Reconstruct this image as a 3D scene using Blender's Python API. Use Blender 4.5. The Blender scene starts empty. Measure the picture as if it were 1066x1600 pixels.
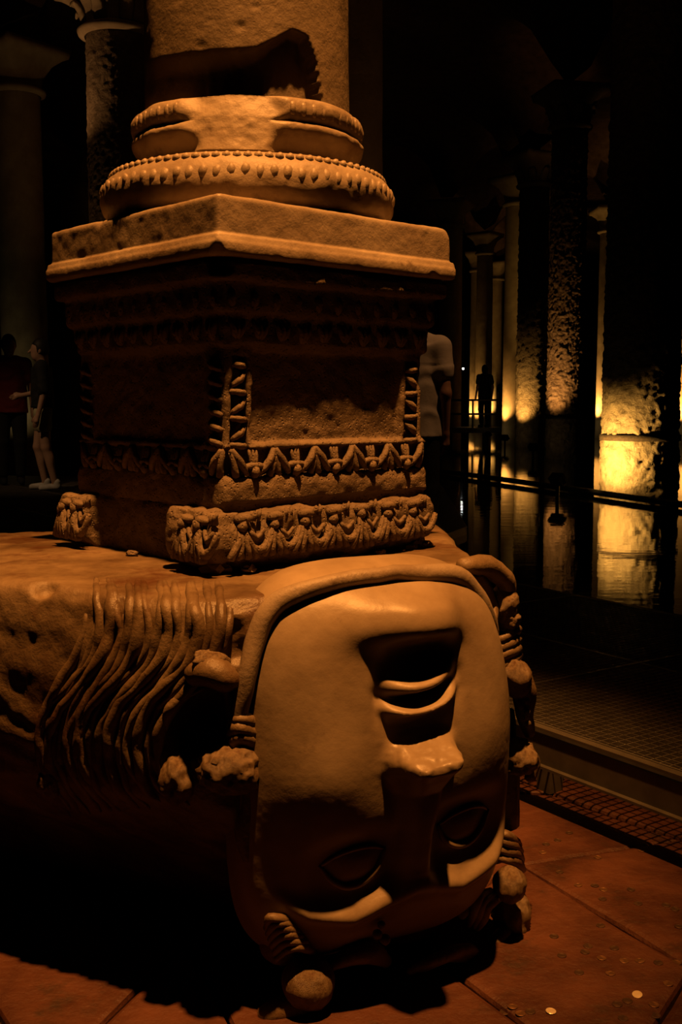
import bpy, bmesh, math, random
import numpy as np
from mathutils import Vector, Matrix

random.seed(7)
SC = bpy.context.scene
COL = SC.collection
R = math.radians

# ------------------------------------------------------------------ camera
F_PX, HOR = 1700.0, 630.0
PITCH = math.atan((800 - HOR) / F_PX)
CAM_Z = 1.275
cd = bpy.data.cameras.new('camera'); cam = bpy.data.objects.new('camera', cd); COL.objects.link(cam)
cam.location = (0, 0, CAM_Z); cam.rotation_euler = (R(90) - PITCH, 0, 0)
cd.sensor_fit = 'VERTICAL'; cd.sensor_height = 36.0; cd.lens = 36.0 * F_PX / 1600.0
cd.clip_start = 0.05; cd.clip_end = 300
SC.camera = cam

# ------------------------------------------------------------------ world, exposure
w = bpy.data.worlds.new('world'); SC.world = w; w.use_nodes = True
w.node_tree.nodes['Background'].inputs[0].default_value = (0.5, 0.42, 0.25, 1)
w.node_tree.nodes['Background'].inputs[1].default_value = 0.002
SC.view_settings.view_transform = 'Standard'; SC.view_settings.look = 'None'
SC.view_settings.exposure = 0.0; SC.view_settings.gamma = 1.0
SC.view_settings.use_curve_mapping = False
SC.cycles.max_bounces = 5; SC.cycles.diffuse_bounces = 1
SC.cycles.sample_clamp_indirect = 3.0

ORANGE = (1.0, 0.365, 0.070)
AMBER = (1.0, 0.46, 0.10)

def spot(name, loc, target, watts, half_deg, blend=0.6, radius=0.08, color=ORANGE):
    l = bpy.data.lights.new(name, 'SPOT'); l.energy = watts; l.color = color
    l.spot_size = R(half_deg * 2); l.spot_blend = blend; l.shadow_soft_size = radius
    o = bpy.data.objects.new(name, l); COL.objects.link(o); o.location = loc
    o.rotation_euler = (Vector(target) - Vector(loc)).to_track_quat('-Z', 'Y').to_euler()
    return o

# the lamp hung under the vault above the carved head
KEY = spot('vault_lamp_or_fill', (0.48, 0.92, 8.5), (-0.12, 2.62, 1.45), 8300, 10.0, 1.0, 0.11)

# ------------------------------------------------------------------ projection helpers (measuring the photograph)
_c, _s = math.cos(PITCH), math.sin(PITCH)
CAM = np.array([0, 0, CAM_Z])
def ray(px, py):
    x = (px - 533) / F_PX; y = -(py - 800) / F_PX
    return np.array([x, _c + y * _s, -_s + y * _c])
def on_z(px, py, z):
    d = ray(px, py); return CAM + d * ((z - CAM_Z) / d[2])
def on_y(px, py, Y):
    d = ray(px, py); return CAM + d * (Y / d[1])
def smooth(e0, e1, x):
    t = np.clip((x - e0) / (e1 - e0), 0, 1); return t * t * (3 - 2 * t)

# ------------------------------------------------------------------ numpy noise
def _hash(i, j, k):
    n = (i * 374761393 + j * 668265263 + k * 1274126177) & 0xFFFFFFFF
    n = ((n ^ (n >> 13)) * 1103515245) & 0xFFFFFFFF
    n = n ^ (n >> 16)
    return (n & 0xFFFF).astype(np.float64) / 32767.5 - 1.0
def vnoise(P):
    I = np.floor(P).astype(np.int64); f = P - I; f = f * f * (3 - 2 * f)
    r = 0
    for dx in (0, 1):
        for dy in (0, 1):
            for dz in (0, 1):
                wgt = (f[:, 0] if dx else 1 - f[:, 0]) * (f[:, 1] if dy else 1 - f[:, 1]) * (f[:, 2] if dz else 1 - f[:, 2])
                r = r + wgt * _hash(I[:, 0] + dx, I[:, 1] + dy, I[:, 2] + dz)
    return r
def fbm(P, octv=3, gain=0.5):
    r = 0; a = 1.0; Q = np.array(P, dtype=np.float64)
    for _ in range(octv):
        r = r + a * vnoise(Q); a *= gain; Q = Q * 2.03 + 17.3
    return r

# ------------------------------------------------------------------ materials
MATS = {}
def mat(name, col, col2=None, rough=0.75, rough2=None, scale=6.0, bump=0.0, bscale=40.0, metal=0.0, spec=0.4, pits=0.0, stretch=None, emit=None, dirt=None):
    m = bpy.data.materials.new(name); m.use_nodes = True
    nt = m.node_tree; N = nt.nodes; L = nt.links
    b = N['Principled BSDF']
    b.inputs['Metallic'].default_value = metal
    b.inputs['Specular IOR Level'].default_value = spec
    tc = N.new('ShaderNodeTexCoord'); src = tc.outputs['Object']
    if stretch:
        mp = N.new('ShaderNodeMapping'); mp.inputs['Scale'].default_value = stretch
        L.new(src, mp.inputs['Vector']); src = mp.outputs[0]
    nz = N.new('ShaderNodeTexNoise'); nz.inputs['Scale'].default_value = scale; nz.inputs['Detail'].default_value = 6; nz.inputs['Roughness'].default_value = 0.62
    L.new(src, nz.inputs['Vector'])
    rp = N.new('ShaderNodeValToRGB'); rp.color_ramp.elements[0].position = 0.33; rp.color_ramp.elements[1].position = 0.67
    c2 = col2 or tuple(x * 0.6 for x in col)
    rp.color_ramp.elements[0].color = (*c2, 1); rp.color_ramp.elements[1].color = (*col, 1)
    L.new(nz.outputs['Fac'], rp.inputs['Fac'])
    out = rp.outputs['Color']
    if dirt:
        n3 = N.new('ShaderNodeTexNoise'); n3.inputs['Scale'].default_value = dirt[0]; n3.inputs['Detail'].default_value = 8; n3.inputs['Roughness'].default_value = 0.7
        L.new(src, n3.inputs['Vector'])
        mr = N.new('ShaderNodeMapRange'); mr.inputs['From Min'].default_value = dirt[1]; mr.inputs['From Max'].default_value = dirt[2]
        L.new(n3.outputs['Fac'], mr.inputs['Value'])
        mx = N.new('ShaderNodeMixRGB'); mx.inputs['Color2'].default_value = (*dirt[3], 1)
        L.new(mr.outputs[0], mx.inputs['Fac']); L.new(out, mx.inputs['Color1']); out = mx.outputs[0]
    L.new(out, b.inputs['Base Color'])
    if rough2 is not None:
        mr = N.new('ShaderNodeMapRange'); mr.inputs['From Min'].default_value = 0.35; mr.inputs['From Max'].default_value = 0.65
        mr.inputs['To Min'].default_value = rough2; mr.inputs['To Max'].default_value = rough
        L.new(nz.outputs['Fac'], mr.inputs['Value']); L.new(mr.outputs[0], b.inputs['Roughness'])
    else:
        b.inputs['Roughness'].default_value = rough
    if bump:
        n2 = N.new('ShaderNodeTexNoise'); n2.inputs['Scale'].default_value = bscale; n2.inputs['Detail'].default_value = 8; n2.inputs['Roughness'].default_value = 0.65
        L.new(src, n2.inputs['Vector'])
        bp = N.new('ShaderNodeBump'); bp.inputs['Strength'].default_value = bump; bp.inputs['Distance'].default_value = 0.01
        h = n2.outputs['Fac']
        if pits:
            v = N.new('ShaderNodeTexVoronoi'); v.inputs['Scale'].default_value = bscale * 1.6
            L.new(src, v.inputs['Vector'])
            pr = N.new('ShaderNodeMapRange'); pr.inputs['From Min'].default_value = 0.05; pr.inputs['From Max'].default_value = 0.3
            L.new(v.outputs['Distance'], pr.inputs['Value'])
            gate = N.new('ShaderNodeMath'); gate.operation = 'GREATER_THAN'; gate.inputs[1].default_value = 0.52
            L.new(nz.outputs['Fac'], gate.inputs[0])
            ml = N.new('ShaderNodeMath'); ml.operation = 'MULTIPLY_ADD'; ml.inputs[1].default_value = pits
            L.new(pr.outputs[0], ml.inputs[0]); L.new(h, ml.inputs[2]); h = ml.outputs[0]
        L.new(h, bp.inputs['Height']); L.new(bp.outputs['Normal'], b.inputs['Normal'])
    if emit:
        b.inputs['Emission Color'].default_value = (*emit[0], 1); b.inputs['Emission Strength'].default_value = emit[1]
    MATS[name] = m
    return m
M_MARBLE = mat('weathered_marble', (0.26, 0.205, 0.145), (0.17, 0.125, 0.085), 0.55, 0.38, 7, 0.28, 55, spec=0.3, dirt=(16, 0.58, 0.75, (0.085, 0.055, 0.034)))
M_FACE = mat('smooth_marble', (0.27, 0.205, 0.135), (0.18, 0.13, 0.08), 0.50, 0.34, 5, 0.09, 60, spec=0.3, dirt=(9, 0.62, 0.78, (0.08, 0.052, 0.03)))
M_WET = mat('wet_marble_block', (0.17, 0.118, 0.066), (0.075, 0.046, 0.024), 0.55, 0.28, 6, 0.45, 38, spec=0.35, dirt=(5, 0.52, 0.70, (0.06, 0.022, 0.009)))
M_SHAFT = mat('column_marble', (0.165, 0.122, 0.078), (0.085, 0.064, 0.04), 0.62, 0.5, 4, 0.35, 45, spec=0.25, pits=0.08, dirt=(7, 0.6, 0.75, (0.045, 0.03, 0.018)))
M_PED = mat('pitted_limestone', (0.150, 0.108, 0.070), (0.080, 0.056, 0.037), 0.7, 0.5, 12, 0.75, 60, spec=0.3, pits=0.6)
M_FLOOR = mat('wet_red_stone', (0.085, 0.028, 0.012), (0.032, 0.010, 0.0045), 0.62, 0.45, 4.5, 0.9, 22, spec=0.35, dirt=(6, 0.55, 0.72, (0.02, 0.010, 0.005)))
M_BED = mat('joint_mud', (0.06, 0.035, 0.02), None, 0.9)
M_BARK = mat('rough_column_stone', (0.30, 0.23, 0.145), (0.16, 0.115, 0.07), 0.8, None, 9, 0.9, 26, spec=0.25)
[n for n in M_BARK.node_tree.nodes if n.type == 'BUMP'][0].inputs['Distance'].default_value = 0.035
M_BAND = mat('rusted_band', (0.05, 0.03, 0.016), (0.015, 0.009, 0.005), 0.9, None, 30, 1.0, 30)
M_SMOOTHC = mat('far_column_stone', (0.50, 0.40, 0.26), (0.34, 0.26, 0.16), 0.8, None, 3, 0.3, 20, spec=0.2)
M_VAULT = mat('vault_brick', (0.16, 0.10, 0.07), (0.08, 0.05, 0.035), 0.9, None, 4, 0.3, 14, spec=0.1)
M_METAL = mat('galvanised_metal', (0.34, 0.31, 0.26), (0.20, 0.18, 0.15), 0.45, None, 10, metal=0.8, spec=0.4)
M_BEAM = mat('painted_beam', (0.07, 0.06, 0.045), (0.04, 0.034, 0.026), 0.6, None, 10)
M_DARK = mat('black_steel', (0.02, 0.018, 0.016), None, 0.5, None, 8, metal=0.3)
M_COIN = mat('tarnished_coin', (0.085, 0.045, 0.022), (0.03, 0.016, 0.009), 0.55, None, 60, metal=0.5)
M_COINC = mat('copper_coin', (0.20, 0.10, 0.045), (0.07, 0.035, 0.016), 0.5, None, 60, metal=0.6)
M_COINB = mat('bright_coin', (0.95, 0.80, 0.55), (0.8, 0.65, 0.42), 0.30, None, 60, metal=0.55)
M_SKIN = mat('skin', (0.50, 0.30, 0.21), (0.45, 0.26, 0.18), 0.55)
M_HAIR = mat('dark_hair', (0.02, 0.014, 0.01), None, 0.6)
M_WHITE = mat('white_cotton', (0.78, 0.75, 0.70), (0.70, 0.67, 0.62), 0.85, None, 8, 0.3, 14)
M_BLACK = mat('black_cotton', (0.015, 0.015, 0.016), None, 0.85)
M_RED = mat('dark_red_cotton', (0.22, 0.025, 0.025), None, 0.85)
M_KHAKI = mat('pale_khaki', (0.50, 0.45, 0.28), None, 0.85)
M_SHOE = mat('white_canvas', (0.75, 0.70, 0.66), None, 0.7)

def glow_mat(name, col, s):
    m = bpy.data.materials.new(name); m.use_nodes = True
    b = m.node_tree.nodes['Principled BSDF']; b.inputs['Base Color'].default_value = (0, 0, 0, 1)
    b.inputs['Emission Color'].default_value = (*col, 1); b.inputs['Emission Strength'].default_value = s
    return m
M_GLOW = glow_mat('lamp_glow', (1.0, 0.7, 0.3), 6)
M_GLOWW = glow_mat('white_lamp_glow', (1.0, 0.95, 0.8), 12)

def water_mat():
    m = bpy.data.materials.new('dark_water'); m.use_nodes = True
    nt = m.node_tree; N = nt.nodes; L = nt.links; b = N['Principled BSDF']
    b.inputs['Base Color'].default_value = (0.006, 0.006, 0.004, 1); b.inputs['Roughness'].default_value = 0.03
    b.inputs['IOR'].default_value = 1.33; b.inputs['Specular IOR Level'].default_value = 0.9
    tc = N.new('ShaderNodeTexCoord'); mp = N.new('ShaderNodeMapping'); mp.inputs['Scale'].default_value = (1.0, 2.4, 1)
    nz = N.new('ShaderNodeTexNoise'); nz.inputs['Scale'].default_value = 2.2; nz.inputs['Detail'].default_value = 3
    bp = N.new('ShaderNodeBump'); bp.inputs['Strength'].default_value = 0.06; bp.inputs['Distance'].default_value = 0.02
    L.new(tc.outputs['Object'], mp.inputs['Vector']); L.new(mp.outputs[0], nz.inputs['Vector'])
    L.new(nz.outputs['Fac'], bp.inputs['Height']); L.new(bp.outputs['Normal'], b.inputs['Normal'])
    return m
M_WATER = water_mat()

# ------------------------------------------------------------------ object helpers
def link(name, me, material=None, parent=None, shade=True):
    o = bpy.data.objects.new(name, me); COL.objects.link(o)
    if material is not None and len(me.materials) == 0: me.materials.append(material)
    if parent is not None: o.parent = parent
    if shade:
        me.polygons.foreach_set('use_smooth', [True] * len(me.polygons))
    return o
def mesh(name, V, Fc):
    me = bpy.data.meshes.new(name); me.from_pydata([tuple(map(float, v)) for v in V], [], [tuple(map(int, f)) for f in Fc]); me.update(); return me
def mesh_np(name, V, Q):
    """fast quads"""
    me = bpy.data.meshes.new(name)
    V = np.asarray(V, dtype=np.float32); Q = np.asarray(Q, dtype=np.int32)
    me.vertices.add(len(V)); me.vertices.foreach_set('co', V.ravel())
    me.loops.add(Q.size); me.loops.foreach_set('vertex_index', Q.ravel())
    k = Q.shape[1]
    me.polygons.add(len(Q)); me.polygons.foreach_set('loop_start', np.arange(0, Q.size, k, dtype=np.int32))
    me.update(calc_edges=True); me.validate(); return me
def empty(name, loc=(0, 0, 0), rz=0.0, parent=None):
    o = bpy.data.objects.new(name, None); COL.objects.link(o); o.location = loc; o.rotation_euler = (0, 0, rz); o.empty_display_size = 0.1
    if parent is not None: o.parent = parent
    return o
def tag(o, label=None, cat=None, group=None, kind=None):
    if label: o['label'] = label
    if cat: o['category'] = cat
    if group: o['group'] = group
    if kind: o['kind'] = kind
    return o
class MB:
    """collects geometry for one mesh"""
    def __init__(s): s.v = []; s.f = []
    def add(s, V, Fc):
        n = len(s.v); s.v += [tuple(map(float, x)) for x in V]; s.f += [tuple(int(i) + n for i in q) for q in Fc]; return s
    def box(s, c, d, rz=0.0):
        x, y, z = (q / 2 for q in d); ca, sa = math.cos(rz), math.sin(rz)
        V = [(c[0] + ca * a - sa * b, c[1] + sa * a + ca * b, c[2] + e) for e in (-z, z) for a, b in ((-x, -y), (x, -y), (x, y), (-x, y))]
        return s.add(V, [(0, 3, 2, 1), (4, 5, 6, 7), (0, 1, 5, 4), (1, 2, 6, 5), (2, 3, 7, 6), (3, 0, 4, 7)])
    def tube(s, pts, rad, seg=8, sub=3, flat=1.0):
        V, Fc = tube_geo(pts, rad, seg, sub, flat); return s.add(V, Fc)
    def build(s, name, m, parent=None, shade=True):
        return link(name, mesh(name, s.v, s.f), m, parent, shade)
def catmull(P, sub):
    P = np.asarray(P, float)
    if len(P) < 3 or sub <= 1:
        return P
    Q = np.vstack([2 * P[0] - P[1], P, 2 * P[-1] - P[-2]]); out = []
    for i in range(1, len(Q) - 2):
        for k in range(sub):
            t = k / sub; a, b, c, d = Q[i - 1], Q[i], Q[i + 1], Q[i + 2]
            out.append(0.5 * ((2 * b) + (c - a) * t + (2 * a - 5 * b + 4 * c - d) * t * t + (3 * b - a - 3 * c + d) * t ** 3))
    out.append(P[-1]); return np.array(out)
def tube_geo(pts, rad, seg=8, sub=3, flat=1.0):
    pts = np.asarray(pts, float); rad = np.broadcast_to(np.asarray(rad, float), (len(pts),))
    A = catmull(np.column_stack([pts, rad]), sub); P, r = A[:, :3], np.maximum(A[:, 3], 1e-4)
    T = np.gradient(P, axis=0); T /= np.linalg.norm(T, axis=1)[:, None] + 1e-9
    up = np.array([0.0, 0.0, 1.0]) if abs(T[0][2]) < 0.9 else np.array([0.0, -1.0, 0.0])
    nrm = np.cross(T[0], up); nrm /= np.linalg.norm(nrm)
    V = []; Fc = []
    for i in range(len(P)):
        nrm = nrm - T[i] * (nrm @ T[i]); nrm /= np.linalg.norm(nrm); bi = np.cross(T[i], nrm)
        for k in range(seg):
            a = 2 * math.pi * k / seg
            V.append(P[i] + r[i] * (math.cos(a) * nrm + flat * math.sin(a) * bi))
    n = len(P)
    for i in range(n - 1):
        for k in range(seg):
            k2 = (k + 1) % seg
            Fc.append((i * seg + k, i * seg + k2, (i + 1) * seg + k2, (i + 1) * seg + k))
    V.append(P[0] - T[0] * r[0] * 0.6); V.append(P[-1] + T[-1] * r[-1] * 0.6); a0, a1 = len(V) - 2, len(V) - 1
    for k in range(seg):
        k2 = (k + 1) % seg
        Fc.append((a0, k2, k)); Fc.append((a1, (n - 1) * seg + k, (n - 1) * seg + k2))
    return V, Fc
def grid_faces(nu, nv, closed=True):
    i = np.arange(nv - 1)[:, None]; k = np.arange(nu if closed else nu - 1)[None, :]; k2 = (k + 1) % nu
    return np.stack([i * nu + k, i * nu + k2, (i + 1) * nu + k2, (i + 1) * nu + k], -1).reshape(-1, 4)

# ------------------------------------------------------------------ implicit surfaces -> mesh (surface nets)
class Field:
    def __init__(s, lo, hi, h):
        s.lo = np.array(lo, np.float32); s.h = h
        s.n = np.ceil((np.array(hi) - np.array(lo)) / h).astype(int) + 1
        s.F = np.full(s.n, 1.0, np.float32)
        s.ax = [s.lo[i] + h * np.arange(s.n[i], dtype=np.float32) for i in range(3)]
    def sub(s, lo=None, hi=None):
        sl = []
        for i in range(3):
            a = 0 if lo is None else int(max(0, math.floor((lo[i] - s.lo[i]) / s.h)))
            b = s.n[i] if hi is None else int(min(s.n[i], math.ceil((hi[i] - s.lo[i]) / s.h) + 1))
            sl.append(slice(a, max(a, b)))
        sl = tuple(sl)
        return sl, s.ax[0][sl[0]][:, None, None], s.ax[1][sl[1]][None, :, None], s.ax[2][sl[2]][None, None, :]
    def union(s, fn, lo=None, hi=None, k=0.0):
        sl, X, Y, Z = s.sub(lo, hi); d = fn(X, Y, Z); A = s.F[sl]
        if k > 0:
            hh = np.clip(0.5 + 0.5 * (A - d) / k, 0, 1); s.F[sl] = A * (1 - hh) + d * hh - k * hh * (1 - hh)
        else: s.F[sl] = np.minimum(A, d)
    def cut(s, fn, lo=None, hi=None, k=0.0):
        sl, X, Y, Z = s.sub(lo, hi); d = -fn(X, Y, Z); A = s.F[sl]
        if k > 0:
            hh = np.clip(0.5 - 0.5 * (A - d) / k, 0, 1); s.F[sl] = A * (1 - hh) + d * hh + k * hh * (1 - hh)
        else: s.F[sl] = np.maximum(A, d)
    def ball(s, c, r, k=0.0, sc=(1, 1, 1), cut=False):
        r0 = r; m = r * max(sc) + 2 * k + 0.02
        fn = lambda X, Y, Z: (np.sqrt(((X - c[0]) / sc[0]) ** 2 + ((Y - c[1]) / sc[1]) ** 2 + ((Z - c[2]) / sc[2]) ** 2) - r0) * min(sc)
        lo = [c[i] - m for i in range(3)]; hi = [c[i] + m for i in range(3)]
        (s.cut if cut else s.union)(fn, lo, hi, k)
    def cone(s, a, b, ra, rb, k=0.0, cut=False):
        a = np.array(a, float); b = np.array(b, float); m = max(ra, rb) + 2 * k + 0.02
        def fn(X, Y, Z):
            ab = b - a; L2 = max(ab @ ab, 1e-9)
            t = np.clip(((X - a[0]) * ab[0] + (Y - a[1]) * ab[1] + (Z - a[2]) * ab[2]) / L2, 0, 1)
            return np.sqrt((X - a[0] - t * ab[0]) ** 2 + (Y - a[1] - t * ab[1]) ** 2 + (Z - a[2] - t * ab[2]) ** 2) - (ra + (rb - ra) * t)
        (s.cut if cut else s.union)(fn, np.minimum(a, b) - m, np.maximum(a, b) + m, k)
    def trunk(s, z0, z1, a, b, k=0.0):
        def fn(X, Y, Z):
            t = np.clip((Z - z0) / (z1 - z0), 0, 1); rx = a[0] + (b[0] - a[0]) * t; ry = a[1] + (b[1] - a[1]) * t
            d = (np.sqrt((X / rx) ** 2 + (Y / ry) ** 2) - 1) * np.minimum(rx, ry)
            return np.maximum(d, np.maximum(z0 - Z, Z - z1))
        s.union(fn, None, None, k)
    def mesh(s, name, post=None):
        F = s.F
        F[0], F[-1] = 1, 1; F[:, 0], F[:, -1] = 1, 1; F[:, :, 0], F[:, :, -1] = 1, 1
        neg = F < 0
        nx, ny, nz = F.shape
        cs = np.zeros((nx - 1, ny - 1, nz - 1), np.int8)
        for dx in (0, 1):
            for dy in (0, 1):
                for dz in (0, 1): cs += neg[dx:nx - 1 + dx, dy:ny - 1 + dy, dz:nz - 1 + dz]
        act = np.argwhere((cs > 0) & (cs < 8))
        idx = np.full(cs.shape, -1, np.int64); idx[act[:, 0], act[:, 1], act[:, 2]] = np.arange(len(act))
        acc = np.zeros((len(act), 3)); cnt = np.zeros(len(act))
        corners = [(a, b, c) for a in (0, 1) for b in (0, 1) for c in (0, 1)]
        val = {c: F[act[:, 0] + c[0], act[:, 1] + c[1], act[:, 2] + c[2]].astype(float) for c in corners}
        for c in corners:
            for ax in range(3):
                if c[ax] == 0:
                    e = list(c); e[ax] = 1; e = tuple(e)
                    va, vb = val[c], val[e]; m = (va < 0) != (vb < 0)
                    t = np.where(m, va / (va - vb + 1e-12 * (va == vb)), 0)
                    p = np.array(c, float)[None] + 0 * acc; p[:, ax] = t
                    acc[m] += p[m]; cnt[m] += 1
        V = (act + acc / np.maximum(cnt, 1)[:, None]) * s.h + s.lo
        quads = []
        for ax in range(3):
            a1, a2 = [(1, 2), (2, 0), (0, 1)][ax]
            A = [slice(1, -1)] * 3; A[ax] = slice(0, -1); B = list(A); B[ax] = slice(1, None)
            n0, n1 = neg[tuple(A)], neg[tuple(B)]
            E = np.argwhere(n0 != n1); flip = n0[E[:, 0], E[:, 1], E[:, 2]]
            off = np.ones(3, int); off[ax] = 0; E = E + off
            def cell(d1, d2):
                q = E.copy(); q[:, a1] -= d1; q[:, a2] -= d2
                return idx[q[:, 0], q[:, 1], q[:, 2]]
            Q = np.stack([cell(1, 1), cell(0, 1), cell(0, 0), cell(1, 0)], -1)
            Q[~flip] = Q[~flip][:, ::-1]
            quads.append(Q)
        Q = np.concatenate(quads); Q = Q[(Q >= 0).all(1)]
        if post is not None:
            T1 = V[Q[:, 2]] - V[Q[:, 0]]; T2 = V[Q[:, 3]] - V[Q[:, 1]]; nn = np.cross(T1, T2)
            Nn = np.zeros_like(V)
            for j in range(4): np.add.at(Nn, Q[:, j], nn)
            Nn /= np.linalg.norm(Nn, axis=1)[:, None] + 1e-12
            V = post(V, Nn)
        return mesh_np(name, V, Q)
def rbox(c, hs, r, rz=0.0):
    ca, sa = math.cos(rz), math.sin(rz)
    def fn(X, Y, Z):
        x = (X - c[0]) * ca + (Y - c[1]) * sa; y = -(X - c[0]) * sa + (Y - c[1]) * ca
        qx, qy, qz = np.abs(x) - hs[0] + r, np.abs(y) - hs[1] + r, np.abs(Z - c[2]) - hs[2] + r
        o = np.sqrt(np.maximum(qx, 0) ** 2 + np.maximum(qy, 0) ** 2 + np.maximum(qz, 0) ** 2)
        return o + np.minimum(np.maximum(np.maximum(qx, qy), qz), 0) - r
    return fn
def roughen(amp, scale, octv=3, off=0.0):
    return lambda V, Nn: V + Nn * (amp * fbm(V * scale + off, octv))[:, None]

# ================================================================== SETTING
# ---- pit floor: big worn slabs
P0 = np.array([0.609, 3.402]); U = np.array([0.563, -0.826]); Vv = np.array([0.826, 0.563]); RZ_W = math.atan2(U[1], U[0])
WALK_Z, WATER_Z = 0.265, 0.19
floor = tag(MB().box((0.2, 2.6, -0.09), (9.0, 9.5, 0.12)).build('floor', M_BED, None, False), 'sunken pit floor of worn red stone slabs under the carved head', None, None, 'structure')
def slab_mesh(poly, z0, z1, bev=0.012):
    poly = np.array(poly); c = poly.mean(0); n = len(poly)
    def ring(k, z): return [(p[0] + (c[0] - p[0]) * k / max(np.linalg.norm(p - c), 1e-6), p[1] + (c[1] - p[1]) * k / max(np.linalg.norm(p - c), 1e-6), z) for p in poly]
    V = ring(0, z0) + ring(0, z1 - bev) + ring(bev * 0.4, z1 - bev * 0.3) + ring(bev * 1.5, z1)
    Fc = []
    for l in range(3):
        for i in range(n): Fc.append((l * n + i, l * n + (i + 1) % n, (l + 1) * n + (i + 1) % n, (l + 1) * n + i))
    Fc.append(tuple(range(3 * n, 4 * n)))
    return mesh('slab', V, Fc)
rs = random.Random(3)
NX, NY, SX, SY = 11, 11, 0.62, 0.52
jit = [[(rs.uniform(-.15, .15), rs.uniform(-.13, .13)) for _ in range(NX + 1)] for _ in range(NY + 1)]
def slab_pt(i, j):
    a = (i - 5.6) * SX + jit[j][i][0] + (0.28 if j % 2 else 0); b = (j - 6.2) * SY + jit[j][i][1]
    q = np.array([0.75, 2.75]) + U * a + Vv * b
    return q
for j in range(NY):
    for i in range(NX):
        quad = [slab_pt(i, j), slab_pt(i + 1, j), slab_pt(i + 1, j + 1), slab_pt(i, j + 1)]
        c = sum(quad) / 4
        poly = []
        for k in range(4):
            p, q = quad[k], quad[(k + 1) % 4]
            p2 = p + (c - p) * 0.004; q2 = q + (c - q) * 0.004
            poly.append(p2)
            nrm = np.array([q2[1] - p2[1], p2[0] - q2[0]]); 
            for t in (0.33, 0.67): poly.append(p2 + (q2 - p2) * t - nrm * rs.uniform(-0.002, 0.016))
        zt = rs.uniform(-0.004, 0.002)
        if abs(c[0] - 0.55) < 0.25 and c[1] < 2.35: zt = 0.012
        link('slab', slab_mesh(poly, -0.06, zt), M_FLOOR, floor, False)

# ---- raised metal walkway
walk = tag(empty('walkway', (P0[0], P0[1], 0), RZ_W), 'raised walkway of open metal grating panels beside the pit', None, None, 'structure')
PL, PW, BAR = 1.2, 0.9, 0.0333
def grating():
    m = MB(); z = -0.013
    nx = int(PL / BAR); ny = int(PW / BAR)
    for i in range(1, nx): m.box((i * PL / nx, PW / 2, z), (0.003, PW - 0.012, 0.022))
    for j in range(1, ny): m.box((PL / 2, j * PW / ny, z + 0.004), (PL - 0.012, 0.003, 0.010))
    return mesh('grating_bars', m.v, m.f)
GRAT = grating(); GRAT.materials.append(M_METAL)
mf = MB()
for y in (0.004, PW - 0.004): mf.box((PL / 2, y, -0.016), (PL - 0.004, 0.006, 0.032))
for x in (0.004, PL - 0.004): mf.box((x, PW / 2, -0.016), (0.006, PW - 0.012, 0.032))
FRM = mesh('panel_frame', mf.v, mf.f); FRM.materials.append(M_METAL)
for k in range(-9, 2):
    for r in range(2):
        f = link('panel_frame', FRM, None, walk, False); f.location = (-0.33 + k * PL, r * PW, WALK_Z)
        b = link('grating_bars', GRAT, None, f, False); b['kind'] = 'stuff'
xa, xb = -0.33 - 9 * PL, -0.33 + 2 * PL
for y, nm in ((-0.02, 'edge_beam'), (0.9, 'middle_beam'), (1.815, 'edge_beam')):
    m = MB(); m.box(((xa + xb) / 2, y, WALK_Z - 0.075), (xb - xa, 0.012, 0.10)); m.box(((xa + xb) / 2, y, WALK_Z - 0.122), (xb - xa, 0.05, 0.008)); 
    if nm == 'edge_beam': m.box(((xa + xb) / 2, y, WALK_Z - 0.004), (xb - xa, 0.03, 0.008))
    m.build(nm, M_BEAM, walk, False)
for k in range(-9, 3):
    for y in (0.12, 1.75):
        MB().box((-0.33 + k * PL + 0.3, y, (WALK_Z - 0.13) / 2), (0.06, 0.06, WALK_Z - 0.13)).build('post', M_BEAM, walk, False)
# kerb wall along the water side of the walkway
def w2(u, v): return P0 + U * u + Vv * v
def prism(name, poly, z0, z1, m, parent=None):
    n = len(poly); V = [(p[0], p[1], z0) for p in poly] + [(p[0], p[1], z1) for p in poly]
    Fc = [tuple(range(n))[::-1], tuple(range(n, 2 * n))] + [(i, (i + 1) % n, n + (i + 1) % n, n + i) for i in range(n)]
    return link(name, mesh(name, V, Fc), m, parent, False)
tag(prism('kerb_wall', [w2(-30, 1.84), w2(6, 1.84), w2(6, 2.04), w2(-30, 2.04)], -0.15, WATER_Z + 0.015, M_VAULT), 'low stone kerb holding back the dark water', None, None, 'structure')
# ---- solid platform behind, on the left
plat = empty('platform', (0, 0, 0)); tag(plat, 'dark metal visitor platform behind the carved head', None, None, 'structure')
pA, pB = w2(-3.35, 1.86), w2(-10.8, 1.86)
prism('deck', [pA, (1.05, 9.0), (1.3, 14.5), (-9, 16), (-9, 11.5), pB], WALK_Z - 0.10, WALK_Z - 0.012, M_DARK, plat)
for k in range(14):
    y = 6.6 + k * 0.62
    for i in range(14):
        x = -6.6 + i * 0.62
        if (np.array([x, y]) - P0) @ Vv < 2.2 or x + .6 > 0.9 or y > 13.6: continue
        MB().box((x + 0.31, y + 0.31, WALK_Z - 0.006), (0.61, 0.61, 0.012)).build('deck_plate', M_METAL, plat, False)

# ---- water
q = [w2(-60, 1.95), w2(40, 1.95), w2(40, 90), w2(-60, 90)]
wo = tag(link('water', mesh('water', [(p[0], p[1], WATER_Z) for p in q], [(0, 1, 2, 3)]), M_WATER, None, False), 'still black water of the cistern with amber reflections', None, None, 'structure')
q = [w2(-60, 1.85), w2(40, 1.85), w2(40, 90), w2(-60, 90)]
tag(link('pool_bed', mesh('pool_bed', [(p[0], p[1], -0.6) for p in q], [(0, 1, 2, 3)]), M_BED, None, False), 'pool bed under the water', None, None, 'structure')

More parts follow.
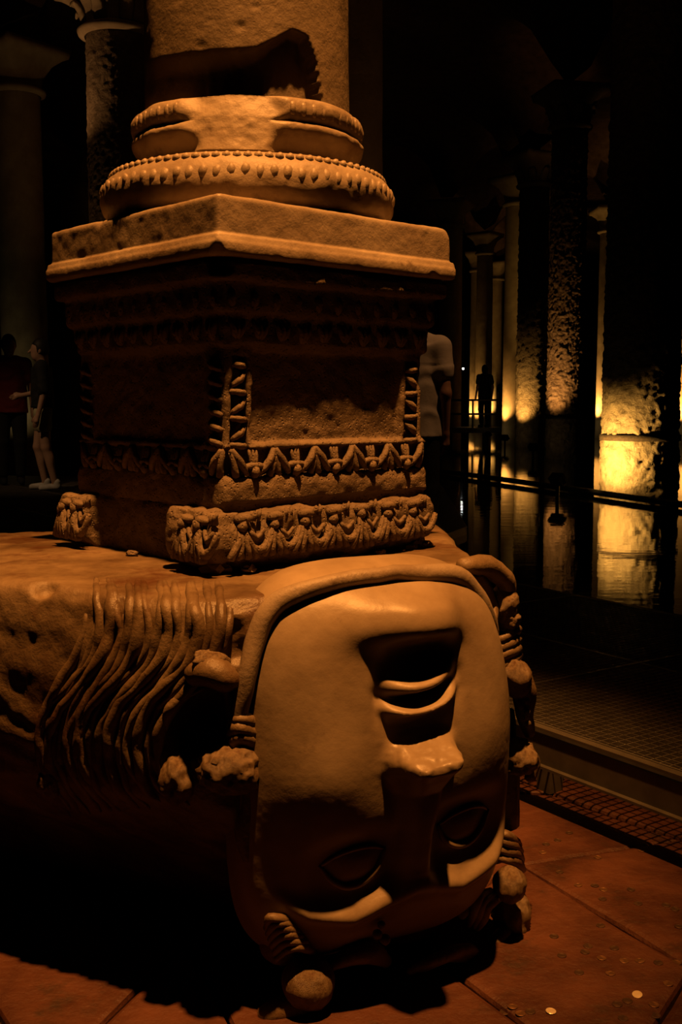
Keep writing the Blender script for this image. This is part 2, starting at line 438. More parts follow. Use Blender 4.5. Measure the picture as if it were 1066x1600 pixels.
# ---- columns of the hall: (axis x, y, radius, rough)
AX = np.array([-0.243, 2.93])           # the column standing on the carved head
def col_at(px, Y): return (px - 533) / F_PX * Y / 0.995, Y
COLS = [  # px at the horizon, distance, radius, rough amplitude
    (997, 13.0, 0.450, 0.017), (879, 21.4, 0.355, 0.020), (827, 27.0, 0.375, 0.022), (804, 29.5, 0.375, 0.004),
    (753, 39.0, 0.300, 0.004), (770, 47.0, 0.330, 0.004), (744, 44.0, 0.330, 0.004), (946, 34.0, 0.375, 0.004),
    (1076, 30.0, 0.375, 0.004), (198, 16.1, 0.470, 0.012), (514, 9.0, 0.450, 0.004), (46, 19.0, 0.400, 0.004),
    (700, 33.0, 0.375, 0.004), (130, 27.0, 0.375, 0.004)]
COL_XY = [col_at(c[0], c[1]) for c in COLS] + [tuple(AX)]
COL_XY_ALL = np.array(COL_XY + [(-4.6, 1.5), (4.9, 4.5), (4.6, -1.2), (-0.6, -3.2)])
# ---- vault: shells that spring from every capital
def vault():
    xs = np.linspace(-26, 26, 150); ys = np.linspace(-10, 62, 190)
    X, Y = np.meshgrid(xs, ys); D = np.full(X.shape, 9e9)
    for c in COL_XY_ALL: D = np.minimum(D, np.hypot(X - c[0], Y - c[1]))
    t = np.clip((D - 0.35) / 2.6, 0, 1); Z = 7.35 + 1.9 * np.sqrt(1 - (1 - t) ** 2)
    V = np.stack([X, Y, Z], -1).reshape(-1, 3)
    return mesh_np('ceiling', V, grid_faces(150, 190, False)[:, ::-1])
tag(link('ceiling', vault(), M_VAULT), 'brick vaults of the cistern lost in darkness', None, None, 'structure')
for nm, c, d in (('wall_back', (0, 62, 4.5), (52, 0.4, 11)), ('wall_left', (-26, 26, 4.5), (0.4, 72, 11)), ('wall_right', (26, 26, 4.5), (0.4, 72, 11)), ('wall_front', (0, -10, 4.5), (52, 0.4, 11))):
    tag(MB().box(c, d).build(nm, M_VAULT, None, False), 'distant brick wall of the cistern', None, None, 'structure')

# ---- hall columns
CAP_Z = 6.45
def shaft_mesh(r, rough, seed, z0=-0.3, z1=CAP_Z, nu=72, nv=260, full=False):
    z = np.linspace(z0, z1, nv); a = np.linspace(0, 2 * math.pi, nu, endpoint=False)
    A, Z = np.meshgrid(a, z)
    rr = r * (1 - 0.06 * (Z - z0) / (z1 - z0))
    P = np.stack([rr * np.cos(A), rr * np.sin(A), Z], -1).reshape(-1, 3)
    s = 12.0 if rough > 0.01 else 3.0
    n = fbm(P * np.array([s, s, s * 0.8]) + seed * 7.7, 4, 0.6)
    if rough > 0.01: n = np.abs(n) * 1.4 - 0.5 + 0.5 * vnoise(P * 22 + seed)
    d = n * rough
    k = 1 + d / np.hypot(P[:, 0], P[:, 1])
    P[:, 0] *= k; P[:, 1] *= k
    return mesh_np('shaft', P, grid_faces(nu, nv))
def capital(parent, r, detail=True):
    nu = 48; V = []; prof = [(0, 0.98, 0), (0.03, 1.16, 0), (0.08, 1.20, 0), (0.12, 1.10, 0), (0.14, 0.99, 0), (0.30, 1.06, 0.05), (0.5, 1.28, 0.4), (0.62, 1.5, 0.9), (0.64, 1.62, 1), (0.78, 1.72, 1), (0.80, 1.0, 1)]
    for z, k, sq in prof:
        for i in range(nu):
            a = 2 * math.pi * i / nu; c, s = math.cos(a), math.sin(a)
            m = 1 / max(abs(c), abs(s)); f = r * k * ((1 - sq) + sq * m * 0.94)
            V.append((f * c, f * s, CAP_Z - 0.02 + z))
    Fc = grid_faces(nu, len(prof)); me = mesh_np('capital', V, Fc)
    c = link('capital', me, M_SMOOTHC, parent)
    if detail:
        lf = MB()
        lf.tube([(0, -r * 0.98, CAP_Z + 0.13), (0, -r * 1.10, CAP_Z + 0.30), (0, -r * 1.32, CAP_Z + 0.40), (0, -r * 1.40, CAP_Z + 0.34)], [0.10, 0.11, 0.07, 0.03], 6, 2, 0.4)
        me = mesh('leaf', lf.v, lf.f); me.materials.append(M_SMOOTHC)
        for i in range(8):
            o = link('leaf', me, None, c); o.rotation_euler = (0, 0, i * math.pi / 4)
    return c
COL_LABELS = [
    'rough bark-like column brightly floodlit amber at its foot by the water', 'tall knobbly column with leafy capital between the two floodlit columns',
    'rough amber-lit column behind the far bridge railing', 'smooth lit column half hidden behind the rough bridge column',
    'slim smooth lit column behind the far silhouetted figure', 'most distant smooth column glowing low behind the bridge',
    'thin lit column left of the far silhouetted figure', 'narrow lit strip of column beside the brightest floodlit column',
    'lit column cut by the right picture edge', 'dim mottled column with ringed capital left of the central column', 'dark brown column directly behind the central column',
    'dark column behind the visitors at the left', 'unlit far column between bridge and white-shirted visitor', 'faint far column left of the mottled column']
COL_OBJ = []
for i, (px, Y, r, rough) in enumerate(COLS):
    x, y = COL_XY[i]
    o = tag(empty('stone_column', (x, y, 0), R(13 * i)), COL_LABELS[i], 'column', 'columns of the cistern', 'thing')
    near = i in (0, 1, 9)
    sh = link('shaft', shaft_mesh(r, rough, i, nu=120 if near else 56, nv=420 if near else 160), M_BARK if rough > 0.01 else M_SMOOTHC, o)
    capital(o, r, i in (1, 2, 9))
    bs = MB(); bs.box((0, 0, -0.45), (r * 2.7, r * 2.7, 0.3)); bs.build('base', M_SMOOTHC, o, False)
    COL_OBJ.append(o)
# band round the floodlit column (iron collar)
def ring(name, parent, r, z, t, m):
    a = np.linspace(0, 2 * math.pi, 64, endpoint=False)
    prof = [(-t, 0.0), (-t, 0.02), (t, 0.02), (t, 0.0)]
    V = [((r + o) * math.cos(k), (r + o) * math.sin(k), z + dz) for dz, o in prof for k in a]
    return link(name, mesh_np(name, V, grid_faces(64, 4)), m, parent, False)
ring('iron_band', COL_OBJ[0], 0.452, 0.87, 0.035, M_BAND)
ring('iron_band', COL_OBJ[1], 0.36, 1.0, 0.03, M_DARK)

# uplights of the hall
def cxy(i): return np.array(COL_XY[i])
def uplight(i, dx, dy, z, tz, watts, half, color=AMBER, name='column_uplight', rad=0.05, blend=0.9):
    c = cxy(i); return spot(name, (c[0] + dx, c[1] + dy, z), (c[0], c[1], tz), watts, half, blend, rad, color)

# ================================================================== THE CENTRAL COLUMN
ROT = math.atan2(0.676, 0.737)          # local x runs along the right-hand face, local y along the left-hand face
PHI_CAM = math.atan2(-AX[1], -AX[0])    # direction from the axis to the viewer
# ---- shaft with the broken foot
sh = tag(empty('column_shaft', (AX[0], AX[1], 1.99)), 'large smooth marble column shaft with a broken foot standing on the base', 'column', None, 'thing')
def central_shaft():
    z = np.concatenate([np.linspace(0, 0.55, 150), np.linspace(0.56, CAP_Z - 1.99, 60)]); nu = 260
    a = np.linspace(0, 2 * math.pi, nu, endpoint=False); A, Z = np.meshgrid(a, z)
    r0 = 0.264
    d = A - PHI_CAM; d = (d + math.pi) % (2 * math.pi) - math.pi
    px = 392 + 153 * np.sin(d); front = np.cos(d)
    py = 205 - Z * 620.0
    top = np.interp(px, [236, 300, 370, 405, 432, 455, 474, 487, 496, 502, 560], [120, 128, 128, 126, 112, 96, 100, 135, 185, 230, 230])
    soft = np.interp(px, [236, 380, 430, 560], [34, 30, 10, 10])
    dep = 0.034 * smooth(0, 1, (py - top) / soft) * smooth(0.02, 0.35, front) * np.interp(px, [236, 262, 320, 560], [0.15, 0.5, 1, 1])
    dep *= (px < 530)
    P = np.stack([np.cos(A), np.sin(A), Z], -1).reshape(-1, 3)
    rr = (r0 * np.ones_like(Z) - dep).ravel() + 0.0022 * fbm(np.column_stack([P[:, :2] * 2.0, P[:, 2] * 6]), 4, 0.6)
    rr += 0.006 * fbm(P * 7 + 3, 3) * smooth(0, 0.03, dep).ravel()
    # dents
    for (ex, ey, er, ed) in ((383, 100, 6, .006), (340, 90, 4, .004), (450, 60, 4, .003), (300, 55, 4, .004), (405, 72, 4, .004), (330, 125, 7, .006)):
        rr -= (.45 * ed * np.exp(-(((px - ex) / er) ** 2 + ((py - ey) / er) ** 2)) * (front > 0)).ravel()
    P[:, 0] *= rr; P[:, 1] *= rr
    return mesh_np('shaft', P, grid_faces(nu, len(z)))
link('shaft', central_shaft(), M_SHAFT, sh)
o_ = empty('cap_holder'); bpy.data.objects.remove(o_)
cp = capital(sh, 0.264, True); cp.location = (0, 0, -1.99)

# ---- base: tori, scotia, plinth
base = tag(empty('ringed_plinth', (AX[0], AX[1], 1.595), ROT), 'carved marble column base of beaded rings on a square chipped plinth', 'column base')
BZ = 1.595
PROF = [(1.995, .262), (2.002, .272), (1.998, .288), (1.985, .297), (1.968, .299), (1.953, .294), (1.944, .284),
        (1.9435, .282), (1.941, .291), (1.934, .299), (1.922, .299), (1.908, .290), (1.892, .279), (1.878, .273), (1.866, .276),
        (1.8655, .282), (1.864, .30), (1.858, .330), (1.846, .352), (1.826, .371), (1.80, .381), (1.775, .380), (1.752, .370), (1.735, .352), (1.72, .32)]
def lathe_part(name, i0, i1, nu=300, sub=4):
    pr = catmull(np.array(PROF[i0:i1]), sub); a = np.linspace(0, 2 * math.pi, nu, endpoint=False)
    V = []
    for z, r in pr:
        for k in a:
            d = (k + ROT - PHI_CAM + math.pi) % (2 * math.pi) - math.pi
            px = 392 + 172 * math.sin(d) if math.cos(d) > 0 else 9e9
            br = 0.0
            if z > 1.868:
                edge = 7 * math.sin(z * 90)
                lo, hi = 306 + 12 * smooth(1.95, 1.88, z) + edge * 0.3, 436 - 8 * smooth(1.95, 1.88, z) + edge * 0.4
                br = float(smooth(lo - 12, lo + 14, px) * (1 - smooth(hi - 14, hi + 12, px)))
            sl = np.interp(z, [1.862, 1.90, 1.95, 2.0], [.302, .293, .285, .268])
            rr = r * (1 - br) + sl * br
            zz = z
            V.append((rr * math.cos(k), rr * math.sin(k), zz - BZ))
    V = np.array(V); Wd = V + np.array([0, 0, BZ])
    n = fbm(Wd * 16, 4, 0.6); rad = np.hypot(V[:, 0], V[:, 1])
    V[:, :2] *= (1 + 0.0032 * n / rad)[:, None]; V[:, 2] += 0.002 * vnoise(Wd * 14 + 5)
    return link(name, mesh_np(name, V, grid_faces(nu, len(pr))[:, ::-1]), M_MARBLE, base)
lathe_part('upper_torus', 0, 8); lathe_part('scotia', 7, 16); lathe_part('lower_torus', 15, 25)
def bead_mesh(rx, ry, rz, seed=0):
    bm = bmesh.new(); bmesh.ops.create_icosphere(bm, subdivisions=2, radius=1)
    for v in bm.verts:
        v.co = Vector((v.co.x * rx, v.co.y * ry, v.co.z * rz)) * (1 + 0.10 * math.sin(v.co.x * 5 + seed) * math.cos(v.co.z * 4))
    me = bpy.data.meshes.new('bead'); bm.to_mesh(me); bm.free(); me.materials.append(M_MARBLE); return me
BM = [bead_mesh(.012, .0095, .019, s) for s in range(3)]
for k in range(72):
    a = 2 * math.pi * k / 72 + 0.02; o = link('bead', BM[k % 3], None, base)
    o.location = (.375 * math.cos(a), .375 * math.sin(a), 1.803 - BZ + random.uniform(-.002, .002)); o.rotation_euler = (random.uniform(-.2, .2), 0.18, a + math.pi / 2)
BM2 = bead_mesh(.011, .009, .010, 1)
for k in range(90):
    a = 2 * math.pi * k / 90; o = link('bead', BM2, None, base)
    o.location = (.353 * math.cos(a), .353 * math.sin(a), 1.844 - BZ); o.rotation_euler = (0, -.5, a + math.pi / 2)
BM3 = bead_mesh(.008, .006, .017, 2)
for k in range(64):
    a = 2 * math.pi * k / 64
    d = (a + ROT - PHI_CAM + math.pi) % (2 * math.pi) - math.pi; px = 392 + 172 * math.sin(d)
    if math.cos(d) > 0 and 296 < px < 446: continue
    o = link('bead', BM3, None, base); o.location = (.296 * math.cos(a), .296 * math.sin(a), 1.972 - BZ); o.rotation_euler = (0, 0, a + math.pi / 2)
# plinth
fd = Field((-.42, -.42, -.01), (.42, .42, .165), 0.0055)
fd.union(rbox((0, 0, .083), (.376, .376, .050), .010))
fd.union(rbox((0, 0, .019), (.389, .389, .0185), .012), k=.006)
fd.union(rbox((0, 0, .040), (.384, .384, .006), .005), k=.004)
fd.ball((-.405, -.405, -.012), .046, .01, cut=True)
fd.ball((.40, -.40, .15), .052, .012, cut=True)
fd.ball((-.40, .41, .15), .042, .012, cut=True)
for (x, y, r) in ((-.15, -.40, .02), (.12, -.405, .026), (.25, -.40, .018), (-.395, .12, .022), (-.40, -.2, .02)): fd.ball((x, y, .142), r + .006, .008, cut=True)
for (x, r) in ((-.22, .016), (.03, .012), (.3, .02)): fd.ball((x, -.398, -.004), r, .006, cut=True)
link('plinth', fd.mesh('plinth', lambda V, N: V + N * (0.0012 * fbm(V * 9, 3, .5) + 0.0007 * fbm(V * 40, 2))[:, None]), M_MARBLE, base)

# ---- carved pedestal
ped = tag(empty('carved_pedestal', (AX[0], AX[1], .885), ROT), 'square carved stone pedestal with leaf bands under the column base', 'pedestal')
PZ = .885
fd = Field((-.47, -.42, -.03), (.43, .44, .73), 0.0065)
def zz(a): return a - PZ
def tier(z0, z1, s, r=.012, k=.0, dx=0, dy=0): fd.union(rbox((dx, dy, (zz(z0) + zz(z1)) / 2), (s / 2, s / 2, (z1 - z0) / 2), r), k=k)
tier(1.03, 1.594, .650)
tier(1.545, 1.594, .750, .014, .01)
tier(1.475, 1.55, .705, .016, .012)
tier(1.405, 1.48, .672, .012, .01)
tier(1.085, 1.105, .664, .008, .006)
tier(1.168, 1.180, .664, .005, .004)
tier(1.035, 1.09, .672, .012, .012)
# bowed bottom tier
def bow(X, Y, Z):
    b = .365 - 3.4 * (Z - zz(.975)) ** 2 - 26 * np.maximum(zz(.93) - Z, 0) ** 2
    xr = np.where(X < 0, -X - (b + .020), X - (b - .050)); yr = np.where(Y < 0, -Y - b, Y - (b - .035))
    d = np.sqrt(np.maximum(xr, 0) ** 2 + np.maximum(yr, 0) ** 2) + np.minimum(np.maximum(xr, yr), 0)
    d2 = np.maximum(Z - zz(1.034), zz(.880) - Z)
    return np.maximum(d - .012, d2)
fd.union(bow, None, None, .004)
# long break in the bottom tier of the left-hand face
fd.cut(rbox((-.46, .02, .07), (.14, .205, .20), .05), None, None, .02)
# groove between tiers, sunken panels and the channel behind the leaf bands on both visible faces
fd.cut(rbox((0, -.345, zz(1.037)), (.40, .022, .009), .004), None, None, .003)
fd.cut(rbox((0, -.339, zz(1.29)), (.245, .032, .105), .006), None, None, .004)
fd.cut(rbox((-.339, 0, zz(1.29)), (.022, .245, .105), .006), None, None, .004)
fd.cut(rbox((0, -.339, zz(1.137)), (.318, .034, .030), .006), None, None, .004)
fd.cut(rbox((-.339, 0, zz(1.137)), (.030, .318, .030), .006), None, None, .004)
for sx in (-1, 1): fd.cut(rbox((sx * .283, -.339, zz(1.27)), (.022, .034, .115), .006), None, None, .004)
fd.ball((-.34, -.36, zz(1.42)), .035, .01, cut=True); fd.ball((-.40, -.40, zz(1.60)), .07, .015, cut=True)
fd.ball((.345, -.34, zz(1.33)), .03, .012, cut=True); fd.ball((.35, -.345, zz(1.22)), .022, .012, cut=True)
def ped_post(V, N):
    low = smooth(zz(1.06), zz(1.02), V[:, 2])
    n = (0.0042 + 0.004 * low) * fbm(V * 15, 4, .6) + 0.0016 * fbm(V * 60, 2)
    flat = (V[:, 2] > zz(1.58)) | (V[:, 2] < zz(.886))
    n = np.where(flat, 0, n)
    return V + N * n[:, None]
link('die', fd.mesh('die', ped_post), M_PED, ped)

def place(o, face, s, z, out=0.325):
    if face == 0: o.location = (s, -out, zz(z)); o.rotation_euler = (0, 0, 0)
    else: o.location = (-out, -s, zz(z)); o.rotation_euler = (0, 0, -math.pi / 2)
    return o
def shared(name, mb, m=M_PED):
    me = mesh(name, mb.v, mb.f); me.materials.append(m); return me
def jig(mb, amp, seed):
    r = random.Random(seed); mb.v = [tuple(c + r.uniform(-amp, amp) for c in v) for v in mb.v]; return mb
# palmettes of the middle band (period .126, height .06)
def palmette(seed):
    m = MB()
    for s in (-1, 1):
        m.tube([(s * .062, -.002, .030), (s * .046, -.008, .008), (s * .030, -.006, -.012), (s * .018, .0, -.026)], [.008, .010, .009, .006], 6, 2)
        m.tube([(s * .063, -.001, .030), (s * .057, -.004, -.004), (s * .050, 0, -.030)], [.007, .008, .009], 6, 2)
        m.tube([(s * .010, .001, .030), (s * .008, -.004, .006), (s * .004, -.002, -.006)], [.004, .005, .005], 6, 2)
    m.tube([(0, .001, .030), (0, -.005, .006), (0, -.002, -.006)], [.004, .005, .005], 6, 2)
    m.tube([(-.032, .0, -.010), (-.012, -.006, -.006), (.012, -.006, -.006), (.032, 0, -.010)], [.007, .008, .008, .007], 6, 2)
    m.tube([(0, -.004, -.010), (0, -.010, -.020), (0, -.004, -.031)], [.008, .012, .008], 8, 2)
    return shared('palmette', jig(m, .0012, seed))
PAL = [palmette(i) for i in range(3)]
for f in (0, 1):
    for k in range(5):
        place(link('palmette', PAL[k % 3], None, ped), f, (k - 2) * .126 + .004, 1.137, .327)
# festoon motifs of the bottom tier
def festoon(seed):
    m = MB(); r = random.Random(seed)
    for j, a in enumerate((-.55, -.2, .2, .5)):
        m.tube([(a * .01, -.004, .028), (a * .03, -.014, 0), (a * .072, -.012, -.038)], [.006, .0075, .009], 6, 2)
    m.tube([(.006, -.003, .026), (.018, -.008, -.006), (.042, -.010, -.024), (.068, -.009, -.012), (.088, -.004, .022)], [.006, .009, .011, .009, .006], 7, 2)
    m.tube([(.022, -.002, .024), (.042, -.005, .004), (.066, -.003, .022)], [.005, .007, .005], 6, 2)
    m.tube([(0, -.006, .036), (0, -.013, .028)], [.014, .010], 7, 1)
    return shared('festoon', jig(m, .002, seed))
def knob(seed):
    m = MB(); m.tube([(-.018, -.004, 0), (0, -.010, .002), (.018, -.004, 0)], [.010, .015, .010], 7, 2, .8)
    m.tube([(.030, -.002, -.004), (.034, -.006, .010), (.036, -.002, .016)], [.006, .006, .003], 5, 1)
    m.tube([(.046, -.002, -.004), (.048, -.006, .012), (.052, -.002, .018)], [.006, .006, .003], 5, 1)
    return shared('flower_knob', jig(m, .002, seed))
FES = [festoon(i) for i in range(3)]; KNB = [knob(i) for i in range(3)]
for k in range(7):
    s = -.345 + k * .092
    if k < 7 or True:
        o = place(link('festoon', FES[k % 3], None, ped), 0, s + .02, .966, .379); o.scale = (random.uniform(.9, 1.1), 1.0, random.uniform(.9, 1.1))
    if k < 7: place(link('flower_knob', KNB[k % 3], None, ped), 0, s + .03, 1.015, .371)
for s, n in ((-.33, 0), (-.27, 1), (.285, 2), (.225, 0)):
    o = place(link('festoon', FES[n], None, ped), 1, -s, .966, .399); o.scale = (.8, 1.1, 1.1)
    place(link('flower_knob', KNB[n], None, ped), 1, -s, 1.012, .388)
# slanted tongues in the upright strips of the right-hand face
tm = MB(); tm.tube([(-.022, .004, .010), (-.006, -.010, .002), (.010, -.009, -.004), (.022, .003, -.010)], [.006, .0085, .008, .006], 6, 2)
TON = shared('leaf_tongue', jig(tm, .0012, 4))
for sx in (-1, 1):
    for k in range(7):
        o = place(link('leaf_tongue', TON, None, ped), 0, sx * .283, 1.178 + k * .0305, .318)
        o.rotation_euler = (0, sx * (.35 if k % 2 else -.5), 0); o.scale = (sx * 1.0, 1, 1)
    for k in range(6):
        o = place(link('leaf_tongue', TON, None, ped), 1, sx * .290, 1.19 + k * .034, .325)
# dark carved rows under the plinth
em = MB(); em.tube([(0, .004, .024), (0, -.010, .010), (0, -.013, -.008), (0, .002, -.026)], [.010, .014, .012, .006], 8, 2)
EGG = shared('egg_ornament', em)
lm = MB()
for a in (-.6, 0, .6): lm.tube([(a * .004, .002, -.022), (a * .02, -.008, 0), (a * .034, -.003, .022)], [.006, .008, .005], 6, 2)
LFO = shared('leaf_ornament', lm)
for f in (0, 1):
    for k in range(11): place(link('egg_ornament', EGG, None, ped), f, (k - 5) * .0645, 1.507, .334)
    for k in range(10): place(link('leaf_ornament', LFO, None, ped), f, (k - 4.5) * .066, 1.44, .332)
# crumbs of mortar along the foot
for i, (x, y, r) in enumerate(((.30, -.335, .030), (.25, -.36, .016), (.12, -.375, .014), (.0, -.372, .012), (-.36, -.33, .032), (-.30, -.372, .018), (-.36, .02, .016), (.31, -.355, .018))):
    bm = bmesh.new(); bmesh.ops.create_icosphere(bm, subdivisions=2, radius=r)
    for v in bm.verts: v.co = v.co * (1 + .35 * random.uniform(-1, 1)); v.co.z *= .55
    me = bpy.data.meshes.new('mortar_crumb'); bm.to_mesh(me); bm.free()
    o = link('mortar_crumb', me, M_PED, ped, False); o.location = (x, y, zz(.895) + r * .3)

# ================================================================== THE CARVED HEAD (upside down)
TH = R(27); O2 = np.array([0.097, 2.256]); CT, ST = math.cos(TH), math.sin(TH)
head = tag(empty('carved_stone_head', (O2[0], O2[1], 0), TH), 'colossal upside-down carved stone face with snaky hair carrying the pedestal', 'sculpture')
def to_loc(p):
    p = np.asarray(p, float); x, y = p[..., 0] - O2[0], p[..., 1] - O2[1]
    return np.stack([x * CT + y * ST, -x * ST + y * CT, p[..., 2]], -1)
CAML = to_loc(CAM)
def ray_l(px, py):
    d = ray(px, py); return np.array([d[0] * CT + d[1] * ST, -d[0] * ST + d[1] * CT, d[2]])
def loc(px, py, b):            # point of the photograph on the plane at depth b of the face (b > 0 towards the viewer)
    d = ray_l(px, py); return CAML + d * ((-b - CAML[1]) / d[1])
def edge(p, q, inset):
    p, q = to_loc((*p, 0))[:2], to_loc((*q, 0))[:2]; t = (q - p) / np.linalg.norm(q - p)
    return np.array([t[1], -t[0]]), p, inset
ZI = [0.0, .2, .35, .45, .55, .70, .80, .90]
EDGES = [edge((-.80, 2.375), (-.17, 2.085), [.46, .30, .11, .020, -.008, -.010, -.003, .012]),
         edge((.37, 2.45), (.33, 3.36), [.14, .10, .06, .03, .01, 0, 0, .03]),
         edge((.3, 3.40), (-1.2, 3.36), [0] * 8), edge((-1.25, 3.3), (-1.25, 2.0), [0] * 8)]
fr = to_loc((-.17, 2.085, 0))
EDGES.append((np.array([0.0, -1.0]), np.array([0.0, 0.035]), [.10, .06, .03, .02, .015, .01, 0, .03]))
def smax(a, b, k):
    h = np.clip(.5 + .5 * (a - b) / k, 0, 1); return b * (1 - h) + a * h + k * h * (1 - h)
TOPZ = .892
def block_fn(X, Y, Z):
    d = None
    for n, p, ins in EDGES:
        e = (X - p[0]) * n[0] + (Y - p[1]) * n[1] + np.interp(Z, ZI, ins).astype(np.float32)
        d = e if d is None else smax(d, e, .06)
    top = Z - (TOPZ + .010 * np.sin(X * 5 + 1) * np.cos(Y * 4) + .012 * X)
    return smax(d, top, .035)
def trace(px, py, out=0.0):
    d = ray_l(px, py); d = d / np.linalg.norm(d); t = 1.2
    for _ in range(90):
        p = CAML + d * t; v = float(block_fn(np.array(p[0]), np.array(p[1]), np.array(p[2])))
        if v < 0.001: break
        t += v * 0.6
        if t > 6: return None
    return CAML + d * (t - out)

fd = Field((-1.42, -.25, -.02), (.75, 1.5, .95), 0.0095)
fd.union(block_fn)
hole = []
for (px, py, r, sx) in ((302, 1118, .070, 1.0), (290, 1150, .055, 1.0), (372, 1018, .026, 1.0), (366, 985, .018, 1), (420, 1400, .07, 1.0), (260, 985, .012, 1)):
    c = trace(px, py)
    if c is not None: fd.ball(c, r, .02, cut=True)
fd.ball(loc(776, 938, -.02), .062, .012, (.9, 1.3, 1.0), cut=True)
fd.ball(loc(58, 935, .0) * 0 + (trace(70, 915) if trace(70, 915) is not None else 0), .03, .01, cut=True)
fd.cut(lambda X, Y, Z: Z + 0.0)
def block_post(V, N):
    side = smooth(.5, .1, N[:, 2])
    a = (.0085 - .005 * side) * fbm(V * 6, 4, .55) + (.003 - .0012 * side) * fbm(V * 26, 3, .6)
    a = a + side * .0016 * np.sin((V[:, 2] * 60 + 6 * fbm(V * 3, 2)) + V[:, 0] * 40)
    top = smooth(.7, .95, N[:, 2])
    a = a * (1 - .55 * top)
    return V + N * a[:, None]
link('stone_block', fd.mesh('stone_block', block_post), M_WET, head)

# ---- face
def gs(x, s, p=2): return np.exp(-np.abs(x / s) ** p)
def face_relief(a, z):
    u = a - .02; v = z - .10 * u; vl = v - 2.4 * u * u
    D = 0.0
    # chin
    D = D + .046 * gs(u + .015, .125, 3) * gs(z + .03 * u - .845, .062, 3) + .020 * gs(u - .03, .075, 4) * gs(z + .03 * u - .835, .05, 4)
    D = D - .030 * gs(u - .012, .074, 2.8) * gs(v - .758, .028, 2)
    # lips
    D = D + .036 * gs(u - .008, .068, 3) * gs(vl - .700, .016, 2.5)
    D = D - .022 * gs(u - .01, .070, 3) * gs(vl - .674, .009, 2)
    D = D + .040 * gs(u - .01, .078, 4) * gs(vl - .650, .013, 2)
    D = D - .016 * gs(u - .01, .072, 4) * gs(vl - .622, .018, 2)
    # laugh lines beside the mouth
    for s in (-1, 1): D = D - .012 * gs(u - .01 - s * .098, .014) * gs(v - .69, .05)
    # nose stub and bridge
    nw = np.interp(v, [.2, .30, .40, .48, .53, .58, .62], [.060, .040, .036, .046, .062, .066, .060])
    na = np.interp(v, [.19, .25, .30, .40, .485, .515, .540, .556, .592, .606, .7], [0, .012, .034, .048, .060, .084, .100, .096, .012, .0, 0])
    nb = .012 * np.sin(u * 60 + 1) * (gs(v - .565, .03))
    D = D + (na + nb * .25) * gs(u - .006, nw, 4)
    for s in (-1, 1): D = D + .030 * gs(u - .006 - s * .052, .022) * gs(v - .552, .024)
    # eyes
    for s, c, cv in ((-1, -.122, .338), (1, .138, .352)):
        D = D - .042 * gs(u - c, .088, 3) * gs(v - cv, .062, 3)
        D = D + .034 * gs(u - c, .060, 3) * gs(v - cv, .044, 3)
    # brows
    au = np.abs(u); bv = np.interp(au, [0, .05, .13, .22, .30], [.262, .248, .222, .245, .30])
    D = D - .030 * smooth(-.10, -.28, u) * smooth(.56, .32, v)
    D = D + .024 * gs(v - bv, .027, 2.2) * smooth(.31, .22, au)
    # cheeks
    for s in (-1, 1): D = D + .018 * gs(u - s * .17, .09) * gs(v - .53, .12)
    D = D - .016 * gs(u, .2) * smooth(.2, .1, v)
    return D
def face_fn(X, Y, Z):
    a, z = X, Z
    taper = 1 - np.where(a > .012, .13, .03) * smooth(.55, .94, z)
    qa = np.abs((a - .012) / (.330 * taper)); qz = np.abs((z - .50) / np.where(z > .5, .440, .44))
    b = -Y
    rel = face_relief(a, z)
    fade = smooth(1.05, .80, np.power(qa ** 3 + qz ** 3, 1 / 3.0))
    bb = np.abs((b - rel * fade + .11 + .15 * np.maximum(.60 - z, 0) ** 2) / .195)
    k = np.power(qa ** 4 + qz ** 4.2 + bb ** 2.4, 1 / 3.0)
    return ((k - 1) * .15).astype(np.float32)
fd = Field((-.34, -.27, .04), (.37, .13, .955), 0.0042)
fd.union(face_fn)
def face_post(V, N):
    n = .0004 * fbm(V * 20, 3, .6) + .0008 * fbm(V * 5, 2)
    nose = gs(V[:, 0] - .02, .08, 4) * gs(V[:, 2] - .565, .03, 4)
    return V + N * (n + nose * .003 * fbm(V * 45, 3))[:, None]
face = link('face', fd.mesh('face', face_post), M_FACE, head)
def on_face(u, v, out=0.0):
    a = u + .02; z = v + .10 * u; b = .2
    for _ in range(400):
        if float(face_fn(np.array(a), np.array(-b), np.array(z))) < 0: break
        b -= .001
    return np.array([a, -(b + out), z])
for s, nm in ((-1, 'eye'), (1, 'eye')):
    c = (-.122, .338) if s < 0 else (.138, .352)
    P = lambda du, dv, o: on_face(c[0] + s * du, c[1] + dv, o)
    em = MB(); e = empty('eye', (0, 0, 0)); bpy.data.objects.remove(e)
    # heavy upper lid (hangs below, the head being upside down)
    em.tube([P(-.066, .020, .002), P(-.050, -.016, .004), P(-.016, -.040, .005), P(.020, -.042, .005), P(.052, -.020, .004), P(.072, .012, .001)], [.004, .0065, .008, .008, .0065, .004], 10, 4)
    lid = em.build('upper_eyelid', M_FACE, face)
    em = MB(); em.tube([P(-.062, .020, .001), P(-.030, .036, .002), P(.012, .040, .002), P(.048, .030, .002), P(.070, .012, .001)], [.003, .005, .0055, .005, .003], 10, 4)
    em.build('lower_eyelid', M_FACE, face)

